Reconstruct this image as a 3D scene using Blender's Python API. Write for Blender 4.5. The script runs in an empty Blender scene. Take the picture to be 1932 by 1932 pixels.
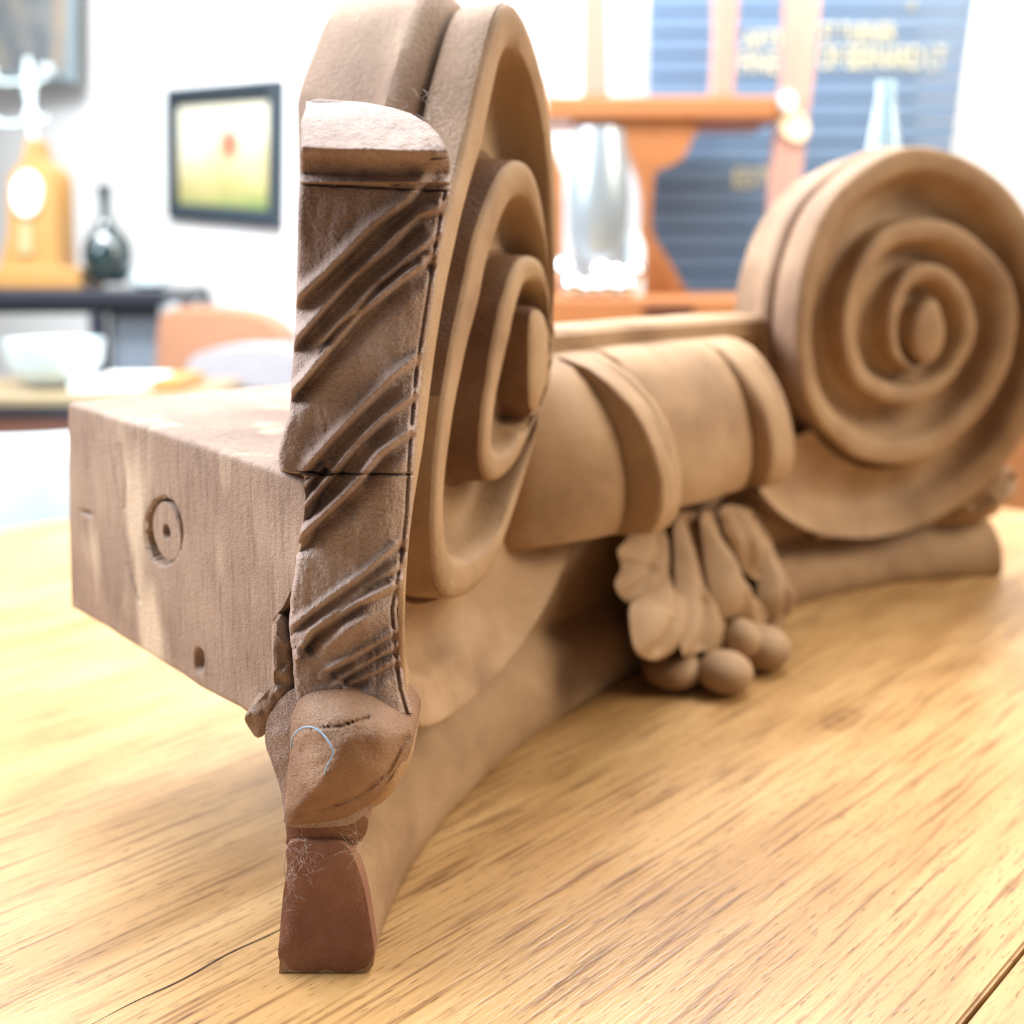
import bpy, bmesh, math, random
import numpy as np
from mathutils import Vector, noise, geometry

# ------------------------------------------------------------------ camera, world, lights, exposure
F, CX, CY, PT = 1950., 966., 775., math.radians(8.)
K, ZT = 0.30, 0.75                     # carving unit in metres, table-top height
sc = bpy.context.scene
col = sc.collection
cam = bpy.data.cameras.new('camera'); co = bpy.data.objects.new('camera', cam); col.objects.link(co)
sc.camera = co
co.location = (0, 0, ZT + K); co.rotation_euler = (math.radians(90) - PT, 0, 0)
cam.sensor_width = 36; cam.lens = F / 1932 * 36
cam.shift_y = -(966 - CY) / 1932
cam.clip_start = .02
cam.dof.use_dof = True; cam.dof.focus_distance = 0.43; cam.dof.aperture_fstop = 4.6

w = bpy.data.worlds.new('world'); sc.world = w; w.use_nodes = True
# daylight comes in from the window side of the room (ahead and above); the room behind the camera is dim
_wn = w.node_tree; _bg = _wn.nodes['Background']
_t = _wn.nodes.new('ShaderNodeTexCoord'); _s = _wn.nodes.new('ShaderNodeSeparateXYZ'); _wn.links.new(_t.outputs['Generated'], _s.inputs[0])
_m = _wn.nodes.new('ShaderNodeMapRange'); _m.inputs['From Min'].default_value = -.6; _m.inputs['From Max'].default_value = .5
_m.inputs['To Min'].default_value = .13; _m.inputs['To Max'].default_value = .62; _wn.links.new(_s.outputs['Y'], _m.inputs['Value'])
_bg.inputs[0].default_value = (.93, .97, 1, 1); _wn.links.new(_m.outputs[0], _bg.inputs[1])
def area(name, loc, target, sx, sy, power, colr):
    l = bpy.data.lights.new(name, 'AREA'); l.shape = 'RECTANGLE'; l.size = sx; l.size_y = sy
    l.energy = power; l.color = colr
    o = bpy.data.objects.new(name, l); col.objects.link(o); o.location = loc
    o.rotation_euler = (Vector(target) - Vector(loc)).to_track_quat('-Z', 'Y').to_euler()
    return o
area('window_light_left', (-1.8, .50, 2.1), (.0, .5, .9), 1.1, 1.1, 78, (.86, .92, 1))
area('skylight_back', (-.2, 1.5, 2.6), (-.1, .7, .8), 2.6, 1.0, 112, (.97, .98, 1))
area('window_light_right', (2.25, .55, 2.25), (.3, .6, .85), 1.1, 1.1, 58, (1, .86, .66))
area('wall_wash_left', (-1.3, 1.6, 2.6), (-1.2, 3.2, 1.2), 1.6, .3, 56, (.95, .98, 1))  # unseen lamp added to brighten the left wall to white
area('wall_wash_right', (1.0, 1.3, 2.6), (.9, 2.6, 1.2), 1.8, .3, 26, (.98, .99, 1))  # unseen lamp added to brighten the right wall
sc.view_settings.view_transform = 'Standard'; sc.view_settings.look = 'None'
sc.view_settings.gamma = 1; sc.view_settings.use_curve_mapping = False
sc.view_settings.exposure = 0.3

# ------------------------------------------------------------------ geometry helpers
cp, sp = math.cos(PT), math.sin(PT)
def ray(x, y):
    a = (x - CX) / F; b = (CY - y) / F
    return np.array([a, cp + b * sp, -sp + b * cp])
C = np.array([2.1187, .960385]); R = 2.361345
PC = [-1.1706028, 3.44121558, -3.36281221, 1.23601152, 2.22109712]
def rad(p): return np.polyval(PC, p)
def S(u, w, z):                         # a point of the bowed front: arc length u, proud by w, height z
    p = u / R; r = rad(min(max(p, .08), 1.5)) - w
    return np.array([C[0] - r * math.cos(p), C[1] + r * math.sin(p), z])
def hit(x, y, w):
    d = ray(x, y); r = R; a = d[:2] @ d[:2]; b = -2 * C @ d[:2]
    for _ in range(25):
        c = C @ C - r * r; disc = max(b * b - 4 * a * c, 0)
        t = (-b + math.sqrt(disc)) / (2 * a); P = d * t + [0, 0, 1]
        p = math.atan2(P[1] - C[1], C[0] - P[0]); r = rad(min(max(p, .08), 1.5)) - w
    return p * R, P[2]
def atz(x, y, z): d = ray(x, y); return d * ((z - 1) / d[2]) + [0, 0, 1]
def aty(x, y, Y): d = ray(x, y); return d * (Y / d[1]) + [0, 0, 1]
def W(P): return (P[0] * K, P[1] * K, P[2] * K + ZT)       # carving units -> metres
def M(x, y, Y): d = ray(x, y); t = Y / d[1]; return np.array([d[0] * t, Y, d[2] * t + ZT + K])  # metres at depth Y
def nz(x, y, z=0., s=1.): return noise.noise(Vector((x * s, y * s, z * s)))

def link(name, me, mat, parent=None, smooth=True, label=None):
    o = bpy.data.objects.new(name, me); col.objects.link(o)
    if mat is not None:
        me.materials.append(mat)
    if smooth: me.polygons.foreach_set('use_smooth', [True] * len(me.polygons))
    if parent is not None: o.parent = parent
    if label: o['label'] = label
    return o
def mesh(name, vs, fs, mat, parent=None, smooth=True, label=None, sharp=None, merge=None):
    me = bpy.data.meshes.new(name); me.from_pydata([tuple(map(float, v)) for v in vs], [], fs); me.update()
    bm = bmesh.new(); bm.from_mesh(me)
    if merge: bmesh.ops.remove_doubles(bm, verts=bm.verts, dist=merge)
    bmesh.ops.recalc_face_normals(bm, faces=bm.faces)
    if sharp:
        a = math.radians(sharp)
        for e in bm.edges:
            if len(e.link_faces) == 2 and e.calc_face_angle(0) > a: e.smooth = False
    bm.to_mesh(me); bm.free()
    return link(name, me, mat, parent, smooth, label)
def tag(o, label, cat, group=None, kind=None):
    if label: o['label'] = label
    if cat: o['category'] = cat
    if group: o['group'] = group
    if kind: o['kind'] = kind
    return o
def struct(o): o['kind'] = 'structure'; return o
def empty(name, loc=(0, 0, 0)):
    o = bpy.data.objects.new(name, None); col.objects.link(o); o.location = loc; o.empty_display_size = .02
    return o
def grid_faces(n, m, closed=False):     # n rows of m
    f = []
    for i in range(n - 1):
        for j in range(m - 1 + (1 if closed else 0)):
            k = (j + 1) % m
            f.append((i * m + j, i * m + k, (i + 1) * m + k, (i + 1) * m + j))
    return f
def box(name, lo, hi, mat, parent=None, bev=.004, rot=None, label=None):
    bm = bmesh.new(); bmesh.ops.create_cube(bm, size=1)
    for v in bm.verts:
        v.co = Vector(((lo[i] + hi[i]) / 2 + v.co[i] * (hi[i] - lo[i]) for i in range(3)))
    if bev: bmesh.ops.bevel(bm, geom=bm.edges, offset=bev, segments=2, affect='EDGES', profile=.5)
    if rot:
        c, ang = rot
        for v in bm.verts:
            x, y = v.co.x - c[0], v.co.y - c[1]
            v.co.x = c[0] + x * math.cos(ang) - y * math.sin(ang); v.co.y = c[1] + x * math.sin(ang) + y * math.cos(ang)
    me = bpy.data.meshes.new(name); bm.to_mesh(me); bm.free()
    return link(name, me, mat, parent, False, label)
def lathe(name, prof, center, mat, parent=None, n=40, label=None, ribs=0, rd=0):
    vs = []; fs = []
    for r, z in prof:
        for k in range(n):
            a = 2 * math.pi * k / n; rr = r * (1 + rd * math.cos(ribs * a)) if ribs else r
            vs.append((center[0] + rr * math.cos(a), center[1] + rr * math.sin(a), center[2] + z))
    fs = grid_faces(len(prof), n, True)
    fs.append(tuple(range(n))); fs.append(tuple(range((len(prof) - 1) * n, len(prof) * n)))
    return mesh(name, vs, fs, mat, parent, True, label, sharp=50)
def ring_smooth(pts, n):
    p = np.array(pts, float); m = len(p); out = []
    for i in range(m):                  # closed Catmull-Rom
        a, b, c, d = p[i - 1], p[i], p[(i + 1) % m], p[(i + 2) % m]
        for t in np.linspace(0, 1, 8, endpoint=False):
            out.append(.5 * ((2 * b) + (c - a) * t + (2 * a - 5 * b + 4 * c - d) * t * t + (3 * b - a - 3 * c + d) * t ** 3))
    out = np.array(out); L = np.r_[0, np.cumsum(np.hypot(*(np.roll(out, -1, 0) - out).T))]
    s = np.linspace(0, L[-1], n, endpoint=False); q = np.vstack([out, out[:1]])
    return np.c_[np.interp(s, L, q[:, 0]), np.interp(s, L, q[:, 1])]
def curve_smooth(pts, n):
    p = np.array(pts, float); p = np.vstack([2 * p[0] - p[1], p, 2 * p[-1] - p[-2]]); out = []
    for i in range(1, len(p) - 2):
        a, b, c, d = p[i - 1], p[i], p[i + 1], p[i + 2]
        for t in np.linspace(0, 1, 10, endpoint=False):
            out.append(.5 * ((2 * b) + (c - a) * t + (2 * a - 5 * b + 4 * c - d) * t * t + (3 * b - a - 3 * c + d) * t ** 3))
    out.append(p[-2]); out = np.array(out)
    L = np.r_[0, np.cumsum(np.sqrt(((out[1:] - out[:-1]) ** 2).sum(1)))]; s = np.linspace(0, L[-1], n)
    return np.stack([np.interp(s, L, out[:, k]) for k in range(out.shape[1])], 1)
def tube(name, pts, r, mat, parent=None, n=8, taper=None, label=None):
    pts = [Vector(tuple(map(float, p))) for p in pts]; vs = []
    up = Vector((.13, .2, 1)).normalized()
    for i, p in enumerate(pts):
        t = (pts[min(i + 1, len(pts) - 1)] - pts[max(i - 1, 0)]).normalized()
        a = t.cross(up).normalized(); b = t.cross(a)
        rr = r * (taper[i] if taper else 1)
        for k in range(n):
            q = 2 * math.pi * k / n; vs.append(p + a * rr * math.cos(q) + b * rr * math.sin(q))
    fs = grid_faces(len(pts), n, True); fs.append(tuple(range(n))); fs.append(tuple(range((len(pts) - 1) * n, len(pts) * n)))
    return mesh(name, vs, fs, mat, parent, True, label)

# ------------------------------------------------------------------ materials
def nodes(name):
    m = bpy.data.materials.new(name); m.use_nodes = True; nt = m.node_tree
    return m, nt, nt.nodes['Principled BSDF']
def N(nt, t, **kw):
    n = nt.nodes.new(t)
    for k, v in kw.items():
        if k in n.inputs: n.inputs[k].default_value = v
        else: setattr(n, k, v)
    return n
def plain(name, c, rough=.6, metal=0, spec=.4, **kw):
    m, nt, b = nodes(name)
    b.inputs['Base Color'].default_value = (*c, 1); b.inputs['Roughness'].default_value = rough
    b.inputs['Metallic'].default_value = metal; b.inputs['Specular IOR Level'].default_value = spec
    n = N(nt, 'ShaderNodeTexNoise'); n.inputs['Scale'].default_value = kw.get('ns', 9)
    mx = N(nt, 'ShaderNodeMixRGB', blend_type='MULTIPLY'); mx.inputs[0].default_value = kw.get('nf', .25)
    mx.inputs[1].default_value = (*c, 1); nt.links.new(n.outputs['Fac'], mx.inputs[2])
    nt.links.new(mx.outputs[0], b.inputs['Base Color'])
    if kw.get('trans'):
        b.inputs['Transmission Weight'].default_value = kw['trans']; b.inputs['IOR'].default_value = 1.3
    return m
def ramp(nt, src, stops):
    r = N(nt, 'ShaderNodeValToRGB'); e = r.color_ramp.elements
    e[0].position, e[0].color = stops[0][0], (*stops[0][1], 1); e[1].position, e[1].color = stops[-1][0], (*stops[-1][1], 1)
    for p, c in stops[1:-1]:
        x = e.new(p); x.color = (*c, 1)
    nt.links.new(src, r.inputs[0]); return r
def carved(name, a, b_, c, saw=0., pore=1., blot=None, bump=.0006):
    """old hardwood: mottled brown, fine open pores, dusty grey bloom"""
    m, nt, b = nodes(name)
    tc = N(nt, 'ShaderNodeTexCoord')
    n1 = N(nt, 'ShaderNodeTexNoise', Scale=14., Detail=6., Roughness=.6); nt.links.new(tc.outputs['Object'], n1.inputs['Vector'])
    r1 = ramp(nt, n1.outputs['Fac'], [(.3, a), (.5, b_), (.7, c)])
    mp = N(nt, 'ShaderNodeMapping'); mp.inputs['Scale'].default_value = (260, 260, 800) if not saw else (300, 300, 30)
    nt.links.new(tc.outputs['Object'], mp.inputs['Vector'])
    n2 = N(nt, 'ShaderNodeTexNoise', Scale=1. if saw else 2.2, Detail=3., Roughness=.6); nt.links.new(mp.outputs[0], n2.inputs['Vector'])
    n3 = N(nt, 'ShaderNodeTexNoise', Scale=1500., Detail=2.); nt.links.new(tc.outputs['Object'], n3.inputs['Vector'])
    r2 = ramp(nt, n2.outputs['Fac'], [(.3, (.5, .45, .42)), (.47, (1, 1, 1)), (.75, (1.12, 1.1, 1.08))])
    mx = N(nt, 'ShaderNodeMixRGB', blend_type='MULTIPLY'); mx.inputs[0].default_value = .5 * pore + .25 * saw
    nt.links.new(r1.outputs[0], mx.inputs[1]); nt.links.new(r2.outputs[0], mx.inputs[2])
    vo = N(nt, 'ShaderNodeTexVoronoi', Scale=900.); nt.links.new(tc.outputs['Object'], vo.inputs['Vector'])
    r3 = ramp(nt, vo.outputs['Distance'], [(.12, (.3, .22, .17)), (.3, (1, 1, 1))])
    mx2 = N(nt, 'ShaderNodeMixRGB', blend_type='MULTIPLY'); mx2.inputs[0].default_value = .55 * pore
    nt.links.new(mx.outputs[0], mx2.inputs[1]); nt.links.new(r3.outputs[0], mx2.inputs[2])
    out = mx2.outputs[0]
    if blot:
        n4 = N(nt, 'ShaderNodeTexNoise', Scale=blot[1], Detail=3.)
        mp2 = N(nt, 'ShaderNodeMapping'); mp2.inputs['Scale'].default_value = blot[3]; nt.links.new(tc.outputs['Object'], mp2.inputs['Vector'])
        nt.links.new(mp2.outputs[0], n4.inputs['Vector'])
        r4 = ramp(nt, n4.outputs['Fac'], [(blot[2], (0, 0, 0)), (blot[2] + .08, (1, 1, 1))])
        mx3 = N(nt, 'ShaderNodeMixRGB'); nt.links.new(r4.outputs[0], mx3.inputs[0]); nt.links.new(out, mx3.inputs[1])
        mx3.inputs[2].default_value = (*blot[0], 1); out = mx3.outputs[0]
    nt.links.new(out, b.inputs['Base Color'])
    b.inputs['Roughness'].default_value = .62; b.inputs['Specular IOR Level'].default_value = .35
    ad = N(nt, 'ShaderNodeMath', operation='ADD'); nt.links.new(n3.outputs['Fac'], ad.inputs[0]); nt.links.new(n2.outputs['Fac'], ad.inputs[1])
    n5 = N(nt, 'ShaderNodeTexNoise', Scale=420., Detail=3., Roughness=.7); nt.links.new(tc.outputs['Object'], n5.inputs['Vector'])
    a2 = N(nt, 'ShaderNodeMath', operation='MULTIPLY_ADD'); a2.inputs[1].default_value = 1.6; nt.links.new(n5.outputs['Fac'], a2.inputs[0]); nt.links.new(ad.outputs[0], a2.inputs[2])
    bp = N(nt, 'ShaderNodeBump', Strength=.9, Distance=bump); nt.links.new(a2.outputs[0], bp.inputs['Height'])
    nt.links.new(bp.outputs[0], b.inputs['Normal'])
    return m
WD = carved('carved_wood', (.22, .125, .062), (.345, .212, .112), (.42, .28, .16), pore=.5, bump=.0003)
WP = carved('end_grain_wood', (.21, .135, .105), (.36, .255, .21), (.50, .385, .33), pore=1., bump=.0008)
WS = carved('scroll_top_wood', (.28, .16, .10), (.38, .24, .15), (.47, .32, .21), pore=1., bump=.0012)
WB = carved('sawn_block_wood', (.19, .12, .085), (.27, .18, .13), (.34, .24, .175), saw=1., pore=.7,
            blot=((.50, .38, .27), 16., .57, (1, 1, .35)), bump=.0005)
WR = carved('red_end_wood', (.15, .06, .035), (.23, .10, .06), (.31, .17, .10), pore=.5, bump=.0005)
WK = carved('worn_knob_wood', (.15, .07, .04), (.25, .135, .078), (.34, .215, .14), pore=.8, bump=.0007)
WDARK = carved('dark_grain_wood', (.13, .062, .03), (.20, .105, .055), (.27, .15, .08), saw=0., pore=.8, bump=.0008)
DK = plain('dark_hole', (.04, .02, .012), .9)
def oak():
    m, nt, b = nodes('waxed_oak'); tc = N(nt, 'ShaderNodeTexCoord')
    def noi(scl, s, det=4., dist=0.):
        mp = N(nt, 'ShaderNodeMapping'); mp.inputs['Scale'].default_value = scl; nt.links.new(tc.outputs['Object'], mp.inputs['Vector'])
        n = N(nt, 'ShaderNodeTexNoise', Scale=s, Detail=det, Distortion=dist); nt.links.new(mp.outputs[0], n.inputs['Vector']); return n
    a = noi((1.2, 9, 1), 3.2, 5., .6); f = noi((5, 110, 1), 3., 3., .3); g = noi((38, 330, 1), 2.4, 2.); bl = noi((1, 1.6, 1), 7., 3.)
    r = ramp(nt, a.outputs['Fac'], [(.25, (.33, .18, .065)), (.5, (.44, .26, .105)), (.75, (.52, .335, .155))])
    rf = ramp(nt, f.outputs['Fac'], [(.32, (.34, .23, .14)), (.48, (1, 1, 1)), (.7, (1.1, 1.1, 1.08))])
    rg = ramp(nt, g.outputs['Fac'], [(.3, (.3, .22, .16)), (.39, (1, 1, 1))])
    rb = ramp(nt, bl.outputs['Fac'], [(.3, (.8, .72, .62)), (.55, (1, 1, 1))])
    cur = r.outputs[0]
    for q, k in ((rf, .72), (rg, .75), (rb, .7)):
        mx = N(nt, 'ShaderNodeMixRGB', blend_type='MULTIPLY'); mx.inputs[0].default_value = k
        nt.links.new(cur, mx.inputs[1]); nt.links.new(q.outputs[0], mx.inputs[2]); cur = mx.outputs[0]
    nt.links.new(cur, b.inputs['Base Color'])
    b.inputs['Roughness'].default_value = .36; b.inputs['Specular IOR Level'].default_value = .5
    ad = N(nt, 'ShaderNodeMath', operation='ADD'); nt.links.new(f.outputs['Fac'], ad.inputs[0]); nt.links.new(g.outputs['Fac'], ad.inputs[1])
    bp = N(nt, 'ShaderNodeBump', Strength=.45, Distance=.0006); nt.links.new(ad.outputs[0], bp.inputs['Height']); nt.links.new(bp.outputs[0], b.inputs['Normal'])
    return m
OAK = oak()
WHITE = plain('white_plaster', (.9, .9, .9), .9, nf=.04)
FLOOR = plain('pale_floor', (.42, .36, .3), .5, nf=.3)
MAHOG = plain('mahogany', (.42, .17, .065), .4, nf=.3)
PINKW = plain('lit_mahogany', (.5, .28, .22), .35, nf=.2)  # paler copy of mahogany, light on the uprights put into its colour
DARKW = plain('dark_lacquer', (.03, .035, .05), .3, nf=.3)
GREYP = plain('grey_panel', (.2, .24, .29), .5)
BLUEW = plain('navy_board', (.14, .22, .34), .4, nf=.3)
NAVY = plain('navy_gap', (.03, .08, .2), .5)
GOLD = plain('gilt_letter', (.8, .72, .45), .4)
BROWN = plain('tan_leather', (.40, .20, .115), .45)
GREYC = plain('grey_cloth', (.40, .40, .44), .8)
PALE = plain('pale_blue_glaze', (.6, .72, .76), .25, nf=.1)
CLOCKW = plain('honey_wood', (.46, .25, .08), .4)
SILVER = plain('silver', (.85, .87, .92), .12, metal=1, nf=.1)
BLACKG = plain('dark_green_glaze', (.01, .03, .035), .08, spec=.8)
REDBR = plain('red_brown_wood', (.24, .1, .07), .4)
CREAM = plain('cream_card', (.85, .7, .48), .7, nf=.1)
GLASS = plain('clear_glass', (.8, .95, 1), .05, trans=.75, nf=.02)
THR = plain('blue_thread', (.28, .42, .6), .8)
LINT = plain('grey_lint', (.72, .7, .7), .9)

# ------------------------------------------------------------------ room
FZ = 0.0
def wall(name, x0, y0, x1, y1, z0, z1, th, mat):
    L = math.hypot(x1 - x0, y1 - y0)
    vs = [(0, 0, z0), (L, 0, z0), (L, th, z0), (0, th, z0), (0, 0, z1), (L, 0, z1), (L, th, z1), (0, th, z1)]
    fs = [(0, 1, 2, 3), (4, 5, 6, 7), (0, 1, 5, 4), (1, 2, 6, 5), (2, 3, 7, 6), (3, 0, 4, 7)]
    o = struct(mesh(name, vs, fs, mat, smooth=False)); o.location = (x0, y0, 0); o.rotation_euler = (0, 0, math.atan2(y1 - y0, x1 - x0))
    return o
CN = (-.33, 2.36)
wall('wall_back', -3.2, 5.19, CN[0], CN[1], 0, 2.7, .1, WHITE)
wall('wall_right', CN[0], CN[1], 3.6, 3.1, 0, 2.7, .1, WHITE)
struct(mesh('floor', [(-3.4, -1.5, 0), (3.8, -1.5, 0), (3.8, 5.4, 0), (-3.4, 5.4, 0), (-3.4, -1.5, -.08), (3.8, -1.5, -.08), (3.8, 5.4, -.08), (-3.4, 5.4, -.08)],
            [(0, 1, 2, 3), (4, 5, 6, 7), (0, 1, 5, 4), (1, 2, 6, 5), (2, 3, 7, 6), (3, 0, 4, 7)], FLOOR, smooth=False))

# ------------------------------------------------------------------ oak table (planks run away to the right)
AZ = math.radians(45.8)
dv = np.array([math.sin(AZ), math.cos(AZ)]); nv = np.array([math.cos(AZ), -math.sin(AZ)])   # along planks, towards viewer-right
tk = atz(1588, 1357, 0); kn = (float(np.array(tk[:2]) @ dv * K), -float(np.array(tk[:2]) @ nv * K))
_nt = OAK.node_tree; _b = _nt.nodes['Principled BSDF']; _c = _b.inputs['Base Color'].links[0].from_socket
_tc = N(_nt, 'ShaderNodeTexCoord'); _mp = N(_nt, 'ShaderNodeMapping'); _mp.inputs['Scale'].default_value = (.5, 1, 0); _nt.links.new(_tc.outputs['Object'], _mp.inputs['Vector'])
_nz = N(_nt, 'ShaderNodeTexNoise', Scale=30.); _nt.links.new(_tc.outputs['Object'], _nz.inputs['Vector'])
_ds = N(_nt, 'ShaderNodeVectorMath', operation='DISTANCE'); _nt.links.new(_mp.outputs[0], _ds.inputs[0]); _ds.inputs[1].default_value = (kn[0] * .5, kn[1], 0)
_ad = N(_nt, 'ShaderNodeMath', operation='MULTIPLY_ADD'); _ad.inputs[1].default_value = .006; _nt.links.new(_nz.outputs['Fac'], _ad.inputs[0]); _nt.links.new(_ds.outputs['Value'], _ad.inputs[2])
_rp = ramp(_nt, _ad.outputs[0], [(.004, (.35, .28, .22)), (.0075, (.85, .8, .75)), (.0105, (.5, .42, .34)), (.0145, (1, 1, 1))])
_mx = N(_nt, 'ShaderNodeMixRGB', blend_type='MULTIPLY'); _mx.inputs[0].default_value = .8; _nt.links.new(_c, _mx.inputs[1]); _nt.links.new(_rp.outputs[0], _mx.inputs[2]); _nt.links.new(_mx.outputs[0], _b.inputs['Base Color'])
table = empty('oak_table', (0, .6, 0))
tag(table, 'long honey oak plank table under the carved scroll bracket', 'table')
def tn(P): return np.array(P[:2]) @ nv * K, np.array(P[:2]) @ dv * K
n_back = tn(atz(0, 1000, 0))[0]; t_end = tn(atz(1905, 960, 0))[1]
n_s1 = tn(atz(172, 1932, 0))[0]; n_s2 = tn(atz(1932, 1790, 0))[0]
def plank(n0, n1, z0=-.035, z1=0):
    vs = []; t0 = -.55; g = .0009
    for (n, t, z) in [(n0 + g, t0, z0), (n1 - g, t0, z0), (n1 - g, t_end, z0), (n0 + g, t_end, z0), (n0 + g, t0, z1), (n1 - g, t0, z1), (n1 - g, t_end, z1), (n0 + g, t_end, z1)]:
        vs.append((t, -n, z))
    bm = bmesh.new(); bv = [bm.verts.new(v) for v in vs]
    for f in [(0, 1, 2, 3), (4, 5, 6, 7), (0, 1, 5, 4), (1, 2, 6, 5), (2, 3, 7, 6), (3, 0, 4, 7)]: bm.faces.new([bv[i] for i in f])
    bmesh.ops.recalc_face_normals(bm, faces=bm.faces)
    bmesh.ops.bevel(bm, geom=bm.edges, offset=.0012, segments=2, affect='EDGES')
    me = bpy.data.meshes.new('plank'); bm.to_mesh(me); bm.free()
    o = link('plank', me, OAK, table, False)
    o.location = (0, -.6, ZT); o.rotation_euler = (0, 0, math.pi / 2 - AZ); return o
plank(n_back, n_s2); plank(n_s2, n_s2 + .42)
crk = curve_smooth([atz(150, 1945, 0), atz(250, 1892, 0), atz(345, 1848, 0), atz(430, 1800, 0), atz(517, 1760, 0), atz(600, 1715, 0)], 40); vs = []
for i, q in enumerate(crk):
    wd_ = .0008 * math.sin(math.pi * (.12 + .88 * (1 - i / 39))) * (1 + .4 * nz(i * .6, 2)); p = q * K
    for sg_, zz in ((-1, -.0004), (-.6, .00012), (.6, .00012), (1, -.0004)): vs.append((p[0] + nv[0] * wd_ * sg_, p[1] + nv[1] * wd_ * sg_ - .6, ZT + zz))
mesh('crack', vs, grid_faces(40, 4), DK, table, label='long dark crack in the table plank')
def tab_pt(n, t): return dv * t + nv * n
for n, t in ((n_back + .08, -.4), (n_back + .08, t_end - .12), (n_s2 + .34, -.4), (n_s2 + .34, t_end - .12)):
    p = tab_pt(n, t); lathe('leg', [(.03, 0), (.035, .1), (.028, .3), (.045, .6), (.045, .715)], (p[0], p[1] - .6, 0), OAK, table, 20)

# ------------------------------------------------------------------ the carved bracket
T = empty('carved_bracket', (.05, .5, ZT))
tag(T, 'old brown carved hardwood bracket with two spiral scrolls, lying along the oak table', 'carved bracket')
def part(name, vs, fs, mat, parent=None, **kw):
    par = parent or T
    off = np.array([.05, .5, ZT])
    return mesh(name, [np.array(W(v)) - off for v in vs], fs, mat, par, **kw)
WF = .05; YF = 1.348
# spiral traces: outer arris of the roll
FAR = [(1440, 930), (1500, 985), (1600, 1014), (1680, 1010), (1760, 985), (1830, 945), (1905, 870), (1965, 760), (1990, 620), (1965, 460), (1900, 350), (1810, 292),
       (1720, 276), (1640, 312), (1565, 385), (1521, 499), (1505, 640), (1521, 749), (1578, 833), (1663, 876), (1757, 862), (1832, 805), (1885, 735), (1917, 640), (1912, 532), (1856, 461),
       (1804, 424), (1733, 414), (1660, 440), (1615, 510), (1592, 590), (1592, 650), (1612, 716), (1650, 749), (1705, 763), (1771, 739), (1818, 687), (1844, 617), (1832, 565),
       (1800, 515), (1757, 497), (1715, 508), (1685, 560), (1675, 631), (1687, 675), (1718, 697), (1745, 690)]
NEAR = [(1092, 1010), (1060, 1090), (1000, 1202), (928, 1289), (866, 1345), (825, 1370), (797, 1374), (774, 1335), (763, 1250), (762, 1150), (770, 1000), (780, 900), (795, 750), (807, 640), (822, 520),
        (848, 400), (870, 320), (894, 217), (923, 93), (938, 24), (955, -10), (975, 2), (997, 45), (1025, 140), (1039, 217), (1047, 311), (1049, 400), (1048, 500), (1043, 593), (1034, 686),
        (1016, 780), (997, 873), (978, 935), (960, 997), (928, 1078), (897, 1115), (866, 1130), (841, 1127), (825, 1095), (820, 966), (829, 857), (848, 717), (870, 593), (885, 530), (904, 435),
        (925, 378), (950, 322), (975, 301), (1003, 307), (1019, 357), (1028, 419), (1034, 520), (1034, 620), (1022, 730), (1000, 810), (975, 872), (947, 904), (925, 910), (910, 880), (912, 830), (916, 780), (925, 717),
        (935, 655), (944, 609), (957, 555), (970, 515), (985, 488), (1003, 482), (1022, 490), (1033, 530), (1037, 590), (1034, 680), (1022, 745), (1000, 790)]
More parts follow.
